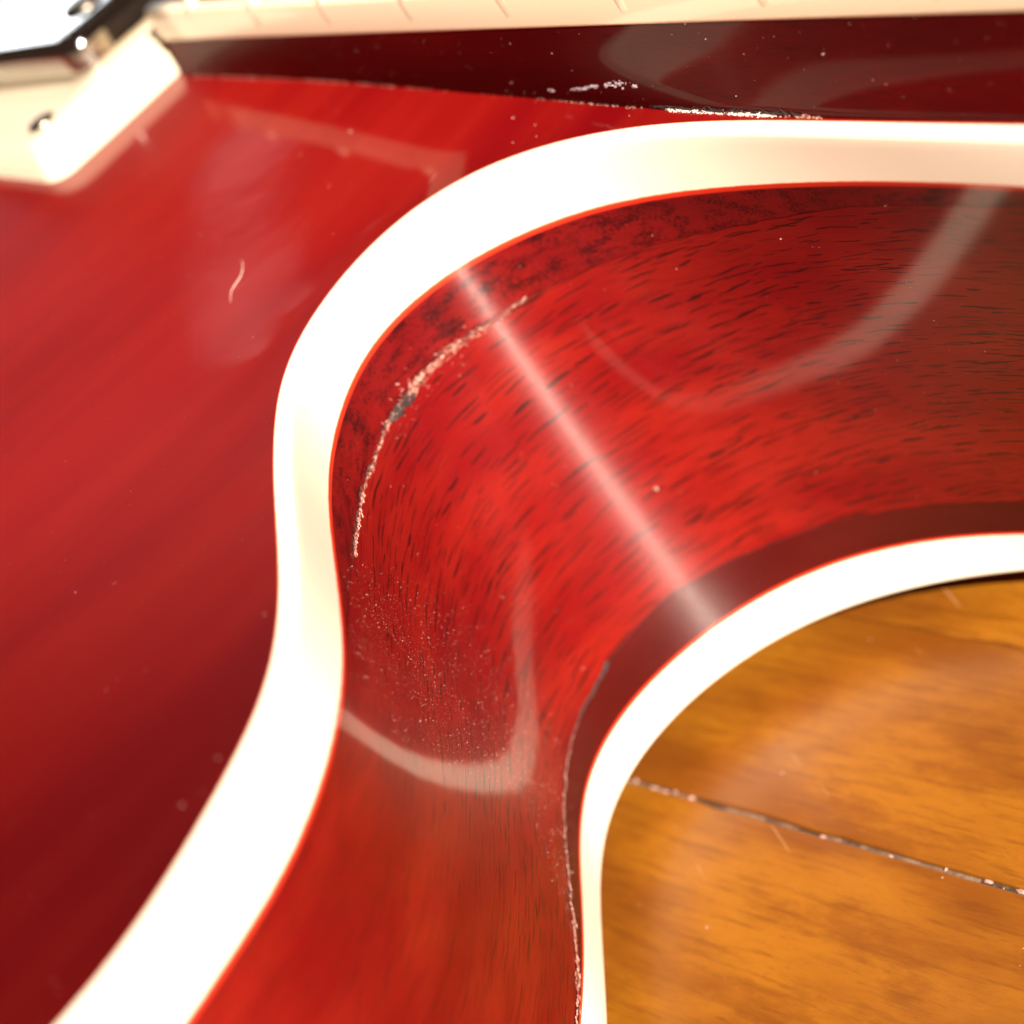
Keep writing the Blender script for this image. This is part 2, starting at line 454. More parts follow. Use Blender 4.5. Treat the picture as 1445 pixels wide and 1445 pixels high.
# bindings -----------------------------------------------------------
def P3(P, z): return [Vector((p.x, p.y, z)) for p in P]
def binding(name, inner, outer, low, z0, z1, bottom):
    """z0: flat face, z1: edge against the rim"""
    s = 1 if z0 > z1[0] else -1
    hgt = 5.0
    rows = [P3(inner, z0)]; vs = [0.0]
    w = .55
    wid = 1.2
    rows.append(P3([a.lerp(o, .30) for a, o in zip(inner, outer)], z0 + .01 * s)); vs.append(.5)
    for k in range(6):
        an = math.radians(90 * k / 5)
        pts = []
        for i, (o, a) in enumerate(zip(outer, inner)):
            d = (a - o).normalized()
            q = o + d * (w * (1 - math.sin(an)))
            pts.append(Vector((q.x, q.y, z0 + (.01 - w * (1 - math.cos(an))) * s)))
        rows.append(pts); vs.append(.8 + k * .1)
    m = 5
    for k in range(1, m + 1):
        t = k / m
        rows.append([Vector((o.x * (1 - t) + b.x * t, o.y * (1 - t) + b.y * t, (z0 - w * s) * (1 - t) + z1[i] * t)) for i, (o, b) in enumerate(zip(outer, low))])
        vs.append(hgt * (1 - t))
    # tuck under
    rows = cyc(rows)
    us = cumO
    return strip(name, rows, us, vs, m_bind, guitar, flip=(s > 0))
binding('top_binding', Oa, Oo, Ob, 0.0, Oz, False)
Odo = Od
bb = binding('back_binding', Odi, Od, Oc, -H, [-(H - HC)] * nn_, True)

# rim between the bindings, from three layers of wood ------------------
def rim_pt(i, t):
    a, b = Ob[i % nn_], Oc[i % nn_]
    q = a.lerp(b, t)
    return Vector((q.x, q.y, Oz[i % nn_] * (1 - t) - (H - HC) * t))
TS = [(0, .04), (30, .05), (45, .06), (60, .10), (76, .126), (84, .131), (88, .126), (97, .125), (103, .12), (110, .1075), (117, .0875), (124, .05), (132, .014), (3000, .012)]
BS = [(0, .90), (60, .895), (75, .89), (79.5, .877), (84, .868), (89, .882), (94, .897), (101, .912), (110, .93), (120, .95), (124, .965), (128, .980), (3000, .980)]
def wig(s, k): return .0035 * noise.noise(Vector((s * .45, k * 9.1, 0)))
def ts(i): s = cumO[i]; return lerp1(s, TS) + wig(s, 1)
def bs(i): s = cumO[i]; return lerp1(s, BS) + wig(s, 2)
LEN = (H - HB - HC)
def rim_strip(name, f0, f1, m, mat, gro0, gro1, vmode=0):
    rows, vs = [], []
    for k in range(m + 1):
        row, vr = [], []
        for i in range(nn_ + 1):
            t0, t1 = f0(i % nn_), f1(i % nn_)
            t = t0 + (t1 - t0) * k / m
            p = rim_pt(i, t)
            if (k == 0 and gro0) or (k == m and gro1):
                d = inward(Ob, i % nn_)
                gw = lerp1(cumO[i % nn_], [(76, 0), (82, 1), (118, 1), (124, .0)] if k == m and vmode == 1 or (k == 0 and vmode == 0) else [(84, 0), (90, 1), (134, 1), (140, 0)])
                p = p + Vector((d.x, d.y, 0)) * .10 * gw
            row.append(p)
            vr.append(t * LEN if vmode == 0 else ((t - t0) * LEN if vmode == 1 else (t1 - t) * LEN))
        rows.append(row); vs.append(vr)
    return strip(name, rows, cumO, vs, mat, guitar, flip=True)
ep = .0006
rim_strip('top_laminate_edge', lambda i: 0.0, lambda i: ts(i) - ep, 4, m_cap, 0, 1, 1)
side = rim_strip('side_panel', lambda i: ts(i) + ep, lambda i: bs(i) - ep, 24, m_rim, 1, 1)
rim_strip('back_laminate_edge', lambda i: bs(i) + ep, lambda i: 1.0, 3, m_cap2, 1, 0, 2)
# dirt filled joints behind the two grooves
for f, k in ((ts, 'upper'), (bs, 'lower')):
    rows = []
    for j in (-1, 1):
        row = []
        for i in range(nn_ + 1):
            p = rim_pt(i, f(i % nn_) + j * .004)
            d = inward(Ob, i % nn_)
            row.append(p + Vector((d.x, d.y, 0)) * .16)
        rows.append(row)
    strip('joint_line', rows, cumO, [0, 1], m_gap, guitar, flip=True)

# position on the rim surface by arc length and height fraction
def on_rim(s, t, off=0.0):
    lo, hi = 0, nn_ - 1
    while hi - lo > 1:
        m_ = (lo + hi) // 2
        if cumO[m_] > s: hi = m_
        else: lo = m_
    f = (s - cumO[lo]) / (cumO[lo + 1] - cumO[lo])
    p = rim_pt(lo, t).lerp(rim_pt(lo + 1, t), f)
    d = inward(Ob, lo)
    nrm = Vector((-d.x, -d.y, 0))
    tg = (rim_pt(lo + 1, t) - rim_pt(lo, t)).normalized()
    return p + nrm * off, nrm, tg

def shard(V, F, p, ax, ay, az, L, W, T, rnd, k=6):
    """thin splinter with an uneven outline"""
    b = len(V)
    ring = []
    for i in range(k):
        a = 2 * math.pi * i / k
        r = rnd.uniform(.7, 1.2)
        ring.append((math.cos(a) * L * r, math.sin(a) * W * r))
    for x, y in ring: V.append(p + ax * x + ay * y - az * .03)
    V.append(p + az * T + ax * rnd.uniform(-.3, .3) * L)
    for i in range(k): F.append((b + i, b + (i + 1) % k, b + k))

def crack(name, path, rnd, mat, width, dens, length, lift, slant=0.0, wfun=None):
    V, F = [], []
    for (s0, t0), (s1, t1) in zip(path, path[1:]):
        Ls = math.hypot(s1 - s0, (t1 - t0) * LEN)
        m = max(1, int(Ls * dens))
        for _ in range(m):
            f = rnd.random()
            s, t = s0 + (s1 - s0) * f, t0 + (t1 - t0) * f
            w = width * (wfun(s) if wfun else 1)
            s += rnd.gauss(0, w * .4); t += rnd.gauss(0, w * .45) / LEN
            p, nrm, tg = on_rim(s, t, .02)
            up = Vector((0, 0, 1))
            an = rnd.gauss(slant, .35)
            dirn = (s1 - s0, (t1 - t0) * LEN)
            base = math.atan2(-dirn[1], dirn[0])
            ax = tg * math.cos(base + an) + up * math.sin(base + an)
            ay = tg * -math.sin(base + an) + up * math.cos(base + an)
            L = length * rnd.uniform(.4, 1.4)
            shard(V, F, p, ax, ay, nrm, L, L * rnd.uniform(.08, .24) * (.6 + w), lift * rnd.uniform(.3, 1), rnd)
    o = mesh_obj(name, V, F, mat, guitar, False)
    return o

rnd = random.Random(4)
UP = [(80.1, 0.1275), (81.9, 0.1275), (84.2, 0.1325), (86.3, 0.1275), (88.5, 0.125), (91.3, 0.125), (93.3, 0.13), (95.7, 0.125), (97.9, 0.12), (99.9, 0.1225), (102.7, 0.12), (106.5, 0.11), (110.1, 0.1075), (113.7, 0.0975), (117.2, 0.0875)]
def hump(s): return .35 + 1.3 * math.exp(-((s - 92) / 4.5) ** 2)
def ribbon(name, path, rnd, mat, wf, off, stepn=.12, wob=.10):
    """jagged continuous sliver following the crack"""
    V, F = [], []
    pts = []
    for (s0, t0), (s1, t1) in zip(path, path[1:]):
        m = max(2, int(math.hypot(s1 - s0, (t1 - t0) * LEN) / stepn))
        for k in range(m): pts.append((s0 + (s1 - s0) * k / m, t0 + (t1 - t0) * k / m))
    dz = 0; ww = 1
    for k, (s, t) in enumerate(pts):
        dz = dz * .8 + rnd.gauss(0, wob * .5)
        ww = ww * .85 + .15 * rnd.uniform(.1, 1.9); w = wf(s) * ww * rnd.uniform(.8, 1.15)
        for j, o_ in ((-1, -.02), (0, off * rnd.uniform(.4, 1.2)), (1, -.02)):
            p, nrm, tg = on_rim(s, t + (dz + j * w * rnd.uniform(.7, 1.1)) / LEN, o_)
            V.append(p)
    for k in range(len(pts) - 1):
        if rnd.random() < .06: continue
        for j in (0, 1):
            a = k * 3 + j
            F.append((a, a + 3, a + 4, a + 1))
    return mesh_obj(name, V, F, mat, guitar, False)
g_ = lambda c, w: (lambda s_: math.exp(-((s_ - c) / w) ** 2))
ribbon('open_crack', [(s_, t_ - .003) for s_, t_ in UP], rnd, m_gap, lambda q: .05 + .10 * g_(94, 4)(q), .03, .10, .16)
ribbon('cracked_lacquer', [(s_, t_ + .001) for s_, t_ in UP], rnd, m_flake, lambda q: .035 + .09 * g_(91, 4)(q), .08, .10, .10)
ribbon('cracked_lacquer', [(s_, t_ + .009) for s_, t_ in UP[1:7]], rnd, m_flake, lambda q: .05, .08, .10, .12)
ribbon('cracked_lacquer', [(s_, t_ - .006) for s_, t_ in UP[3:9]], rnd, m_flake, lambda q: .06, .08, .10, .14)
ribbon('cracked_lacquer', [(s_, t_ + .004) for s_, t_ in UP[5:]], rnd, m_flake, lambda q: .03, .06, .12, .16)
crack('lacquer_splinter', UP, rnd, m_flake, .16, 3.5, .40, .10, 0, hump)
crack('lacquer_splinter', UP[3:7], rnd, m_flake, .22, 5, .60, .14, .15, hump)
crack('dark_splinter', [(93.2, .134), (94.2, .132), (95.6, .127), (96.8, .124)], rnd, m_gap, .42, 40, .36, .18)
crack('lacquer_splinter', [(89, .118), (98, .108)], rnd, m_scratch, .8, 2.2, .30, .02, .9)
crack('lacquer_splinter', [(85, .145), (98, .155)], rnd, m_flake, 1.4, 4, .09, .05)
LO = [(91.0, 0.8875), (94.2, 0.8975), (97.9, 0.905), (101, 0.9125), (105, 0.92), (109.8, 0.93), (114.6, 0.9375), (119.8, 0.95), (123.7, 0.965), (126.3, 0.98), (129.4, 0.983), (136, 0.983)]
ribbon('open_crack', LO, rnd, m_gap, lambda s: .30 * math.exp(-((s - 90) / 6) ** 2) + .06, .03)
ribbon('cracked_lacquer', LO[2:], rnd, m_flake, lambda s: .03 + .04 * (s > 113) + .08 * (s > 122), .06, .12, .14)
crack('lacquer_splinter', LO[7:], rnd, m_flake, .45, 5, .35, .08)

# ---------------------------------------------------------------- neck and fretboard
def fbz(x): return 9.17 - .0235 * x
def fby(x): return -19.6 - .05 * x if x < 105 else -24.85 + .018 * (x - 105)
def fbo(x, y): return y + (fby(x) + 20.2) * (1 if y < 8 else -1) * min(1, abs(y - 8) / 20)
J = [(-40, -19.8, 7.2), (-11.4, -19.74, 5.65), (1.17, -19.65, 4.61), (15.17, -19.57, 3.2), (31.99, -19.98, 1.42), (41.46, -20.57, .66), (50.81, -21.55, .24), (59.68, -22.61, .04), (65.6, -23.38, .0),
     (72.02, -24.1, .0), (77.86, -24.75, .0), (85.89, -25.45, .0), (94.69, -26.15, .0), (107, -26.9, .0), (119.0, -27.4, .0), (127, -27.0, -6), (150, -24.0, -9), (300, -22.5, -12)]
def Jy(x): return lerp1(x, [(a, b) for a, b, c in J])
def Jz(x): return lerp1(x, [(a, c) for a, b, c in J])
xs = [-10 + 2.0 * k for k in range(66)] + [125 + 7 * k for k in range(26)]
rows, vs = [], []
prof = [0, .06, .12, .2, .3, .42, .55, .68, .8, .9, 1.0]
def nrow(sgn):
    rr = []
    for f in prof:
        row = []
        for x in xs:
            yt, zt = fby(x) + .12, fbz(x)
            yb, zb = Jy(x) , Jz(x)
            y = yt + (yb - yt) * f ** 2.6 - .12 * math.sin(math.pi * f) - 0
            z = zt + (zb - zt) * f
            row.append(Vector((x, y if sgn > 0 else 16 - y, z)))
        rr.append(row)
    # below the edge: into the body, or the rounded back of the neck
    for g in (.25, .5, .75, 1.0):
        row = []
        for x in xs:
            yb, zb = Jy(x), Jz(x)
            if x < 124: y, z = yb + 1.5 * g, zb - 4 * g
            else: y, z = 8 + (yb - 8) * math.cos(g * 1.45), zb - 12 * math.sin(g * 1.45)
            row.append(Vector((x, y if sgn > 0 else 16 - y, z)))
        rr.append(row)
    return rr
half1 = nrow(1)
half2 = nrow(-1)[::-1]
rows = half1 + half2
vs = []
acc = 0
for k, r in enumerate(rows):
    if k: acc += (rows[k][20] - rows[k - 1][20]).length
    vs.append(acc)
rows.append(rows[0]); vs.append(acc + 40)
strip('neck', rows, xs, vs, m_neck, guitar, flip=False)
# heel block joining neck and body beyond the picture
hv, hf = [], []
for z, w, x1 in ((-4, 27.5, 150), (-14, 26, 146), (-30, 24, 138), (-46, 20, 131), (-49, 17, 127)):
    for a in range(13):
        th = math.pi * (a / 12 - .5)
        hv.append((119 + (x1 - 119) * max(0, math.cos(th)) ** .5, 8 + w * math.sin(th), z))
hf = grid_faces(5, 13) + [tuple(range(12, -1, -1)), tuple(range(52, 65))]
mesh_obj('neck_heel', hv, hf, m_neck, guitar, True, [(v[0], v[2]) for v in hv])

fb = [(y, z) for y, z in ((-19.0, 0), (-19.0, 3.5), (-12, 3.8), (0, 4.15), (8, 4.25), (16, 4.15), (28, 3.8), (35.0, 3.5), (35.0, 0))]
fx = [-10.0, 0, 20, 40, 60, 80, 95, 105, 115, 150, 300]
fv = [(x, fbo(x, y), fbz(x) + z) for x in fx for y, z in fb]
k = len(fb)
ff = [(j * k + i, j * k + (i + 1) % k, (j + 1) * k + (i + 1) % k, (j + 1) * k + i) for j in range(len(fx) - 1) for i in range(k)] + [tuple(range(k - 1, -1, -1)), tuple(range((len(fx) - 1) * k, len(fx) * k))]
board = mesh_obj('fretboard', fv, ff, m_rosewood, guitar, False)
def prism(name, prof_, x0, x1, mat, parent, uvs=None, seg=1, smooth=True):
    V, F, U = [], [], []
    k = len(prof_)
    for j in range(seg + 1):
        x = x0 + (x1 - x0) * j / seg
        for q, (y, z) in enumerate(prof_):
            V.append((x, fbo(x, y), fbz(x) + z)); U.append((x, uvs[q] if uvs else 1.0))
    for j in range(seg):
        for i in range(k):
            F.append((j * k + i, j * k + (i + 1) % k, (j + 1) * k + (i + 1) % k, (j + 1) * k + i))
    F += [tuple(range(k - 1, -1, -1)), tuple(range(seg * k, seg * k + k))]
    return mesh_obj(name, V, F, mat, parent, smooth, U)
for sg in (1, -1):
    pr = [(-19.003, .003), (-20.15, 0.0), (-20.19, .06), (-20.2, .3), (-20.2, 3.0), (-20.1, 3.3), (-19.9, 3.48), (-19.5, 3.56), (-19.003, 3.57)]
    uvv = [1, 0.0, .1, .3, 1, 1, 1, 1, 1]
    if sg < 0: pr = [(16 - y, z) for y, z in pr]
    b_ = prism('fretboard_binding', pr, -10.2, 300, m_fbind, board, uvv, 60)
    for p in b_.data.polygons: p.use_smooth = abs(p.normal.x) < .5
def fretpos(k): return 628 * (1 - 2 ** (-k / 12))
proto = None
for k in range(22, 4, -1):
    x = -1.6 + 1.05 * (fretpos(22) - fretpos(k))
    if proto is None:
        V, F = [], []
        ys = [-19.4 + 54.8 * j / 16 for j in range(17)]
        for y in ys:
            cz = 3.55 + .70 * (1 - ((y - 8) / 27.5) ** 2)
            e = .25 if y in (ys[0], ys[-1]) else 1
            for a in range(7):
                th = math.pi * a / 6
                V.append((-math.cos(th) * 1.25 * e, y, cz + 1.1 * math.sin(th) * e - .05))
        F = grid_faces(17, 7)
        fr = mesh_obj('fret', V, F, m_chrome, board, True)
        V = []
        rws = []
        for y, zl in ((-19.3, 3.5), (-19.7, 3.55), (-20.12, 3.4), (-20.225, 2.8), (-20.225, 1.4), (-20.19, .8)):
            top_ = 1.0 if y > -20.05 else (.45 if y > -20.2 else 0)
            for a in range(5):
                f = (a - 2) / 2
                V.append((f * .7 * (1 if zl > 2 else .7), y + (.03 if abs(f) == 1 and y < -20.1 else 0), zl + top_ * (1 - f * f)))
        nib = mesh_obj('fret_nib', V, grid_faces(6, 5), m_fbind, board, True, [(0, 9.0)] * 30)
        proto = (fr, nib)
        objs = proto
    else:
        objs = (proto[0].copy(), proto[1].copy())
        for o in objs: col.objects.link(o); o.parent = board
    for o in objs:
        o.location = Vector((x, 0, fbz(x))) * MM
        o.rotation_euler = (0, math.atan(.0235), 0)
    k_ = (8 - fby(x)) / 28.2
    objs[0].scale.y = k_; objs[0].location.y = 8 * (1 - k_) * MM
    objs[1].location.y = (fby(x) + 20.2) * MM

# chipped edge where the neck meets the top, and scuffs on the side of the neck
def patch_shards(name, pts, cnt, mat, rnd, normal, along, L, W, T, spread):
    V, F = [], []
    az = Vector(normal).normalized(); ax = Vector(along).normalized(); ay = az.cross(ax)
    for _ in range(cnt):
        a = rnd.random() * (len(pts) - 1)
        i = int(a); f = a - i
        p = Vector(pts[i]).lerp(Vector(pts[i + 1]), f) + ax * rnd.gauss(0, spread[0]) + ay * rnd.gauss(0, spread[1])
        l = L * rnd.uniform(.3, 1.4)
        rot = rnd.gauss(0, .3)
        shard(V, F, p, ax * math.cos(rot) + ay * math.sin(rot), ay * math.cos(rot) - ax * math.sin(rot), az, l, W * rnd.uniform(.4, 1.3), T * rnd.uniform(.3, 1), rnd, 7)
    return mesh_obj(name, V, F, mat, guitar, False)
jl = lambda x, dy=0, dz=0: (x, Jy(x) - .05 + dy, Jz(x) + .05 + dz)
patch_shards('chipped_edge', [jl(59.5), jl(62), jl(65), jl(68), jl(71)], 130, m_white, rnd, (0, -.75, .66), (1, -.12, 0), .50, .16, .18, (.2, .10))
patch_shards('chipped_edge', [jl(71), jl(76)], 25, m_flake, rnd, (0, -.75, .66), (1, -.12, 0), .4, .12, .15, (.2, .07))
patch_shards('open_crack', [jl(57, 0, .25), jl(65, 0, .25), jl(74, 0, .18)], 70, m_gap, rnd, (0, -.9, .3), (1, -.12, 0), .6, .07, .03, (.2, .04))
patch_shards('dust_in_joint', [jl(x) for x in range(-8, 60, 4)], 420, m_dust, rnd, (0, -.7, .7), (1, -.05, 0), .10, .05, .06, (.2, .09))
sc = lambda u: (u, 0, 0)
m_scuff = simple('whitened_scuff', (.52, .42, .48), .35)
def nl(x, z):
    f = (fbz(x) - z) / (fbz(x) - Jz(x))
    return (x, fby(x) + .12 + (Jy(x) - fby(x) - .12) * f ** 2.6 - .12 * math.sin(math.pi * f) - .03, z)
patch_shards('scuff_mark', [nl(48.8, 1.95), nl(52.0, 2.35)], 34, m_scuff, rnd, (0, -1, .05), (1, 0, .28), .45, .07, .03, (.25, .10))
patch_shards('scuff_mark', [nl(53.1, 2.6), nl(55.6, 2.6)], 36, m_scuff, rnd, (0, -1, .05), (1, 0, .3), .30, .08, .03, (.3, .18))
patch_shards('scuff_mark', [nl(56.3, 2.36), nl(57.4, 2.33)], 16, m_scuff, rnd, (0, -1, .05), (1, 0, .3), .25, .09, .03, (.2, .12))
patch_shards('scuff_mark', [nl(45.4, 1.85), nl(45.8, 1.85)], 8, m_scuff, rnd, (0, -1, .05), (1, 0, .3), .2, .12, .03, (.2, .1))

# ---------------------------------------------------------------- neck pickup and its ring
def rrect(x0, x1, y0, y1, r, m=8):
    out = []
    for cx, cy, a0 in ((x1 - r, y1 - r, 0), (x0 + r, y1 - r, 90), (x0 + r, y0 + r, 180), (x1 - r, y0 + r, 270)):
        for k in range(m + 1):
            a = math.radians(a0 + 90 * k / m)
            out.append((cx + r * math.cos(a), cy + r * math.sin(a)))
    return out
def rt(y): return 8.75 + 2.7 * (1 - ((y - 8) / 44.5) ** 2)
def rb(x, y): return 4.0
base = rrect(-57, -10.9, -36.9, 52.9, 2.4)
mid = rrect(-54.2, -13.7, -35.2, 51.2, 2.2)
tp = rrect(-53.8, -14.1, -34.8, 50.8, 2.2)
hole = rrect(-52.6, -16.2, -26.0, 42.0, 3.0)
lists = [[(x, y, 3.6) for x, y in base], [(x, y, 5.4) for x, y in base],
         [(x * .5 + a * .5, y * .5 + b * .5, (5.4 + rt(b)) * .5) for (x, y), (a, b) in zip(base, mid)],
         [(x, y, rt(y) - .25) for x, y in mid], [(x, y, rt(y)) for x, y in tp], [(x, y, rt(max(-26, min(42, y))) + .0) for x, y in hole], [(x, y, 5) for x, y in hole]]
kk = len(base)
V = [p for l in lists for p in l]
ring = mesh_obj('pickup_ring', V, grid_faces(len(lists), kk, True), m_cream, guitar, True)
mod = ring.modifiers.new('b', 'BEVEL'); mod.width = .00022; mod.segments = 3; mod.limit_method = 'ANGLE'; mod.angle_limit = math.radians(35)
for sx, sy in ((-16.9, -31.9), (-51, -31.9), (-16.9, 47.9), (-51, 47.9)):
    V, F = [], []
    zc = rt(sy) + .12
    V.append((0, 0, .12))
    for r, z in ((.8, .12), (.95, .26), (1.35, .24), (1.55, .05), (1.55, -.4)):
        for a in range(16): V.append((r * math.cos(a * math.pi / 8), r * math.sin(a * math.pi / 8), z))
    F = [(0, 1 + a, 1 + (a + 1) % 16) for a in range(16)]
    for q in range(4):
        for a in range(16): F.append((1 + q * 16 + a, 1 + (q + 1) * 16 + a, 1 + (q + 1) * 16 + (a + 1) % 16, 1 + q * 16 + (a + 1) % 16))
    s_ = mesh_obj('ring_screw', V, F, m_screw, ring, True)
    s_.location = Vector((sx, sy, zc)) * MM
    V = []
    for an in (.5, .5 + math.pi / 2):
        for dx, dy in ((-1, -.2), (1, -.2), (1, .2), (-1, .2)):
            V.append((dx * math.cos(an) - dy * math.sin(an), dx * math.sin(an) + dy * math.cos(an), .32 + .01 * (an > 1)))
    sl = mesh_obj('screw_slot', V, [(0, 1, 2, 3), (4, 5, 6, 7)], m_gap, ring, False)
    sl.location = s_.location
CZ = 13.5
def cov(z, ins, r): return [(x, y, z) for x, y in rrect(-51.6 + ins, -17.0 - ins, -25.0 + ins, 41.0 - ins, r, 8)]
lists = [cov(6, 0, 2.6), cov(CZ - 1.3, 0, 2.6)]
for q in range(1, 6):
    a = math.radians(90 * q / 5)
    lists.append(cov(CZ - 1.3 + 1.3 * math.sin(a), 1.3 * (1 - math.cos(a)), 2.6))
lists.append(cov(CZ + .02, 6, 2.0))
V = [p for l in lists for p in l]
F = grid_faces(len(lists), kk, True) + [tuple((len(lists) - 1) * kk + i for i in range(kk))]
cover = mesh_obj('pickup_cover', V, F, m_chrome, guitar, True)
for q in range(6):
    V = [(0, 0, .75)]
    for r, z in ((1.6, .7), (2.2, .45), (2.4, -.2)):
        for a in range(20): V.append((r * math.cos(a * math.pi / 10), r * math.sin(a * math.pi / 10), z))
    F = [(0, 1 + a, 1 + (a + 1) % 20) for a in range(20)]
    for g in range(2):
        for a in range(20): F.append((1 + g * 20 + a, 1 + (g + 1) * 20 + a, 1 + (g + 1) * 20 + (a + 1) % 20, 1 + g * 20 + (a + 1) % 20))
    s_ = mesh_obj('pole_screw', V, F, m_screw, cover, True)
    s_.location = Vector((-24.5, -17 + 10 * q, CZ)) * MM

# ---------------------------------------------------------------- wooden floor
def floor_material():
    t = NT('varnished_orange_oak')
    uv = t.uv()                     # millimetres along and across the boards, shifted board by board
    sepu = t.n('ShaderNodeSeparateXYZ', {0: uv})
    big = t.noise(t.scale(uv, (.030, .075, 1)), 1.0, 4, .55)
    grain = t.noise(t.scale(uv, (.10, 1.3, 1)), 1.0, 5, .65)
    fleck = t.noise(t.scale(uv, (.35, 2.6, 1)), 1.0, 4, .65)
    c = t.mix(t.ramp(big, .38, .62), (.165, .048, .004), (.27, .098, .006))
    c = t.mix(t.math('MULTIPLY', t.ramp(grain, .48, .66), .50), c, (.105, .027, .003))
    cath = t.noise(t.scale(uv, (.045, .12, 1)), 1.0, 6, .75)
    c = t.mix(t.math('MULTIPLY', t.ramp(cath, .50, .64), .5), c, (.13, .034, .003))
    c = t.mix(t.math('MULTIPLY', t.ramp(fleck, .60, .72), .45), c, (.08, .018, .003))
    fl2 = t.noise(t.scale(uv, (.9, 9, 1)), 1.0, 3, .6)
    c = t.mix(t.math('MULTIPLY', t.ramp(fl2, .52, .70), .35), c, (.13, .030, .004))
    sc = t.noise(t.scale(t.n('ShaderNodeVectorRotate', {'Vector': uv, 'Angle': .5}, rotation_type='Z_AXIS').outputs[0], (.06, 2.2, 1)), 1.0, 3, .5)
    c = t.mix(t.math('MULTIPLY', t.ramp(sc, .70, .74), .5), c, (.5, .27, .12))
    p = t.bsdf(Base_Color=c, Roughness=.38, Coat_Weight=.18, Coat_Roughness=.22)
    t.set(p, 'Specular IOR Level', .3)
    t.set(p, 'Normal', t.bump(grain, .35, .0002))
    return t.done(p.outputs[0])
m_floor = floor_material()
def under_mat():
    t = NT('grey_gap_dirt')
    ob = t.obj()
    c = t.mix(t.ramp(t.noise(ob, 260, 4, .7), .40, .62), (.04, .02, .012), (.20, .12, .075))
    p = t.bsdf(Base_Color=c, Roughness=.9)
    t.set(p, 'Normal', t.bump(t.noise(ob, 1500, 3), .8, .0002))
    return t.done(p.outputs[0])
m_under = under_mat()
me = mesh_obj('floor', [(-1800, -1400, FLOOR_Z - .5), (1500, -1400, FLOOR_Z - .5), (1500, 1400, FLOOR_Z - .5), (-1800, 1400, FLOOR_Z - .5)], [(0, 1, 2, 3)], m_under, None, False)
tag(me, 'varnished orange oak floorboards with grey dusty gaps under the guitar', None, 'structure')
floor = me
r2 = random.Random(9)
edges = [-46.5]
W0 = 23.3
ys = [-46.5 + W0 * k for k in range(-11, 14)]
fill_rows = []
def boardmesh(y0, y1, seed, x0, x1):
    V, F, U = [], [], []
    g0 = .06 if -25 < y0 < -20 else .25
    g1, rr = (.06 if -25 < y1 < -20 else .25), .22
    prof_ = [(y0 + g0, -.48), (y0 + g0, -rr), (y0 + g0 + rr * .3, -rr * .3), (y0 + g0 + rr, 0), (y1 - g1 - rr, 0), (y1 - g1 - rr * .3, -rr * .3), (y1 - g1, -rr), (y1 - g1, -.48)]
    nseg = 150
    k = len(prof_)
    rg = random.Random(seed)
    for j in range(nseg + 1):
        x = x0 + (x1 - x0) * j / nseg
        for q, (y, z) in enumerate(prof_):
            jit = .22 * noise.noise(Vector((x * .21, q // 4 * 5.0, seed)))
            V.append((x, y + jit, FLOOR_Z + z)); U.append((x + seed * 137.3, y + seed * 61.7))
    for j in range(nseg):
        for i in range(k - 1): F.append((j * k + i, j * k + i + 1, (j + 1) * k + i + 1, (j + 1) * k + i))
    F += [tuple(range(k)), tuple(range(nseg * k + k - 1, nseg * k - 1, -1))]
    return mesh_obj('floorboard', V, F, m_floor, floor, False, U, True)
for i, y in enumerate(ys):
    L0 = r2.uniform(-260, -120)
    boardmesh(y, y + W0, i + 3, L0 + .2, L0 + 460)
    if True:
        boardmesh(y, y + W0, i + 40, L0 + 460.6, L0 + 820)
        boardmesh(y, y + W0, i + 80, L0 - 400, L0 - .4)
# dirt standing in the gap in front of the camera: pale crumbs
V, F = [], []
for _ in range(60):
    yy = -46.5
    x = rnd.uniform(-30, 110)
    if noise.noise(Vector((x * .25, yy, 3))) < -.05: continue
    p = Vector((x, yy + rnd.gauss(0, .12), FLOOR_Z - .30))
    shard(V, F, p, Vector((1, 0, 0)), Vector((0, 1, 0)), Vector((0, 0, 1)), rnd.uniform(.1, .75), rnd.uniform(.1, .26), rnd.uniform(.1, .3), rnd)
g = mesh_obj('gap_dust', V, F, m_dust, floor, False)
g['kind'] = 'stuff'

# ---------------------------------------------------------------- loose bits: hair, crumb, dust
def hz(x, y):
    dd = min((p.x - x) ** 2 + (p.y - y) ** 2 for p in OA_COARSE) ** .5
    return arch(dd)
from mathutils.bvhtree import BVHTree
def bvh(o):
    me = o.data
    return BVHTree.FromPolygons([v.co / MM for v in me.vertices], [tuple(p.vertices) for p in me.polygons])
bt = bvh(top)
def topz(x, y):
    h_ = bt.ray_cast(Vector((x, y, 50)), Vector((0, 0, -1)))
    return h_[0].z if h_[0] else 0
def fibre(name, pts, r0, mat, label, parent=None):
    P = spline([tuple(p) for p in pts], 6)
    V, F = [], []
    k = 6
    for i, p in enumerate(P):
        t = (P[min(i + 1, len(P) - 1)] - P[max(i - 1, 0)]).normalized()
        a = t.cross(Vector((0, 0, 1))).normalized(); b = t.cross(a)
        r = r0 * (1 - .7 * abs(2 * i / (len(P) - 1) - 1) ** 3)
        for q in range(k):
            th = 2 * math.pi * q / k
            V.append(p + a * r * math.cos(th) + b * r * math.sin(th))
    F = grid_faces(len(P), k, True)
    o = mesh_obj(name, V, F, mat, None, True)
    tag(o, label, 'hair')
    return o
m_hair = simple('pale_hair', (.85, .66, .55), .4)
hp = [(25.0, -42.9), (26.3, -43.6), (27.5, -44.9), (27.6, -46.1), (28.0, -46.8), (29.2, -47.9)]
fibre('hair', [(x, y, topz(x, y) + .10 + .25 * (i in (1, 2))) for i, (x, y) in enumerate(hp)], .030, m_hair, 'short pale curved hair lying on the red top left of the cream binding')
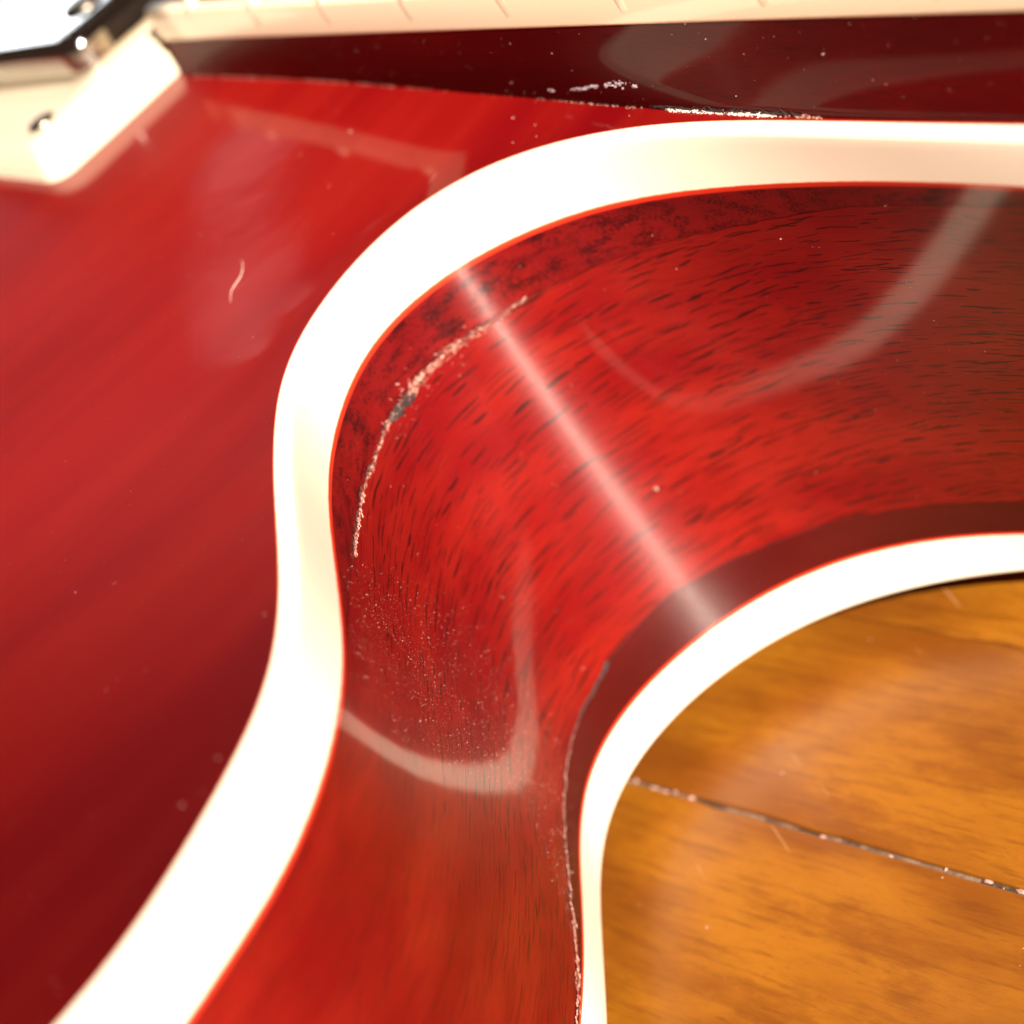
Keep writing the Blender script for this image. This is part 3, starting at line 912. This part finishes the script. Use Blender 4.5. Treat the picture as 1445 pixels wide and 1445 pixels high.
def lump(name, p, r, mat, seed, label=None, cat=None, sq=(1, 1, 1)):
    bm = bmesh.new()
    bmesh.ops.create_icosphere(bm, subdivisions=2, radius=1)
    for v in bm.verts:
        f = 1 + .45 * noise.noise(v.co * 1.7 + Vector((seed, 0, 0)))
        v.co = Vector((v.co.x * sq[0], v.co.y * sq[1], v.co.z * sq[2])) * f * r * MM
    me = bpy.data.meshes.new(name); bm.to_mesh(me); bm.free()
    me.materials.append(mat)
    for q in me.polygons: q.use_smooth = True
    o = bpy.data.objects.new(name, me); col.objects.link(o)
    o.location = Vector(p) * MM
    tag(o, label, cat)
    return o
def find_rim(s, t, off=.05): return on_rim(s, t, off)[0]

V, F = [], []
oct_ = [Vector(v) for v in ((1, 0, 0), (-1, 0, 0), (0, 1, 0), (0, -1, 0), (0, 0, 1), (0, 0, -1))]
of = [(0, 2, 4), (2, 1, 4), (1, 3, 4), (3, 0, 4), (2, 0, 5), (1, 2, 5), (3, 1, 5), (0, 3, 5)]
def speck(p, r):
    b = len(V)
    for v in oct_: V.append(p + Vector((v.x * rnd.uniform(.6, 1.4), v.y * rnd.uniform(.6, 1.4), v.z * rnd.uniform(.5, 1))) * r)
    for f in of: F.append(tuple(b + i for i in f))
rd = lambda: min(.11, .014 * math.exp(abs(rnd.gauss(0, .75))))
for _ in range(800):
    x, y = rnd.uniform(-60, 80), rnd.uniform(-120, -21)
    if bt.ray_cast(Vector((x, y, 50)), Vector((0, 0, -1)))[0] is None: continue
    if noise.noise(Vector((x * .05, y * .05, 1))) < -.12 and rnd.random() < .6: continue
    speck(Vector((x, y, topz(x, y) + .01)), rd() * 1.15)
for _ in range(8500):           # fine dust where the cutaway turns into the horn
    tt = rnd.random() ** .8 * .95 + .03
    s0 = lerp1(tt, [(0, 122), (.35, 104), (.6, 100), (1, 99)])
    s1 = lerp1(tt, [(0, 137), (.21, 134), (.5, 124), (.75, 116), (1, 127)])
    s = rnd.uniform(s0, s1)
    edge = min(s - s0, (s1 - s) * 3) / 8
    if rnd.random() > edge + .05: continue
    if noise.noise(Vector((s * .25, tt * 9, 2))) < -.25 and rnd.random() < .6: continue
    speck(find_rim(s, tt, .0), rd() * .56)
for _ in range(260):
    s, t = rnd.uniform(40, 112), rnd.uniform(.02, .98)
    speck(find_rim(s, t, .0), rd() * .95)
for _ in range(120):
    x = rnd.uniform(-5, 100); f = rnd.random()
    yt, yb, zt, zb = fby(x), Jy(x), fbz(x), Jz(x)
    speck(Vector((x, yt + (yb - yt) * f ** 2.6 - .14 * math.sin(math.pi * f), zt + (zb - zt) * f)), rd() * 1.0)
for _ in range(160):
    x, y = rnd.uniform(0, 100), rnd.uniform(-70, -12)
    speck(Vector((x, y, FLOOR_Z + .02)), rd() * 1.6)
o = mesh_obj('dust', V, F, m_dust, None, False)
tag(o, 'fine pale dust specks scattered over the guitar and the floor', None, 'stuff')
def lint(p_s, p_t, seed):
    pass
lump('crumb', find_rim(80.1, .64, .08), .26, m_dust, 3, 'tiny pale crumb stuck on the red side right of the bright streak', 'crumb', (1.1, .5, .6))
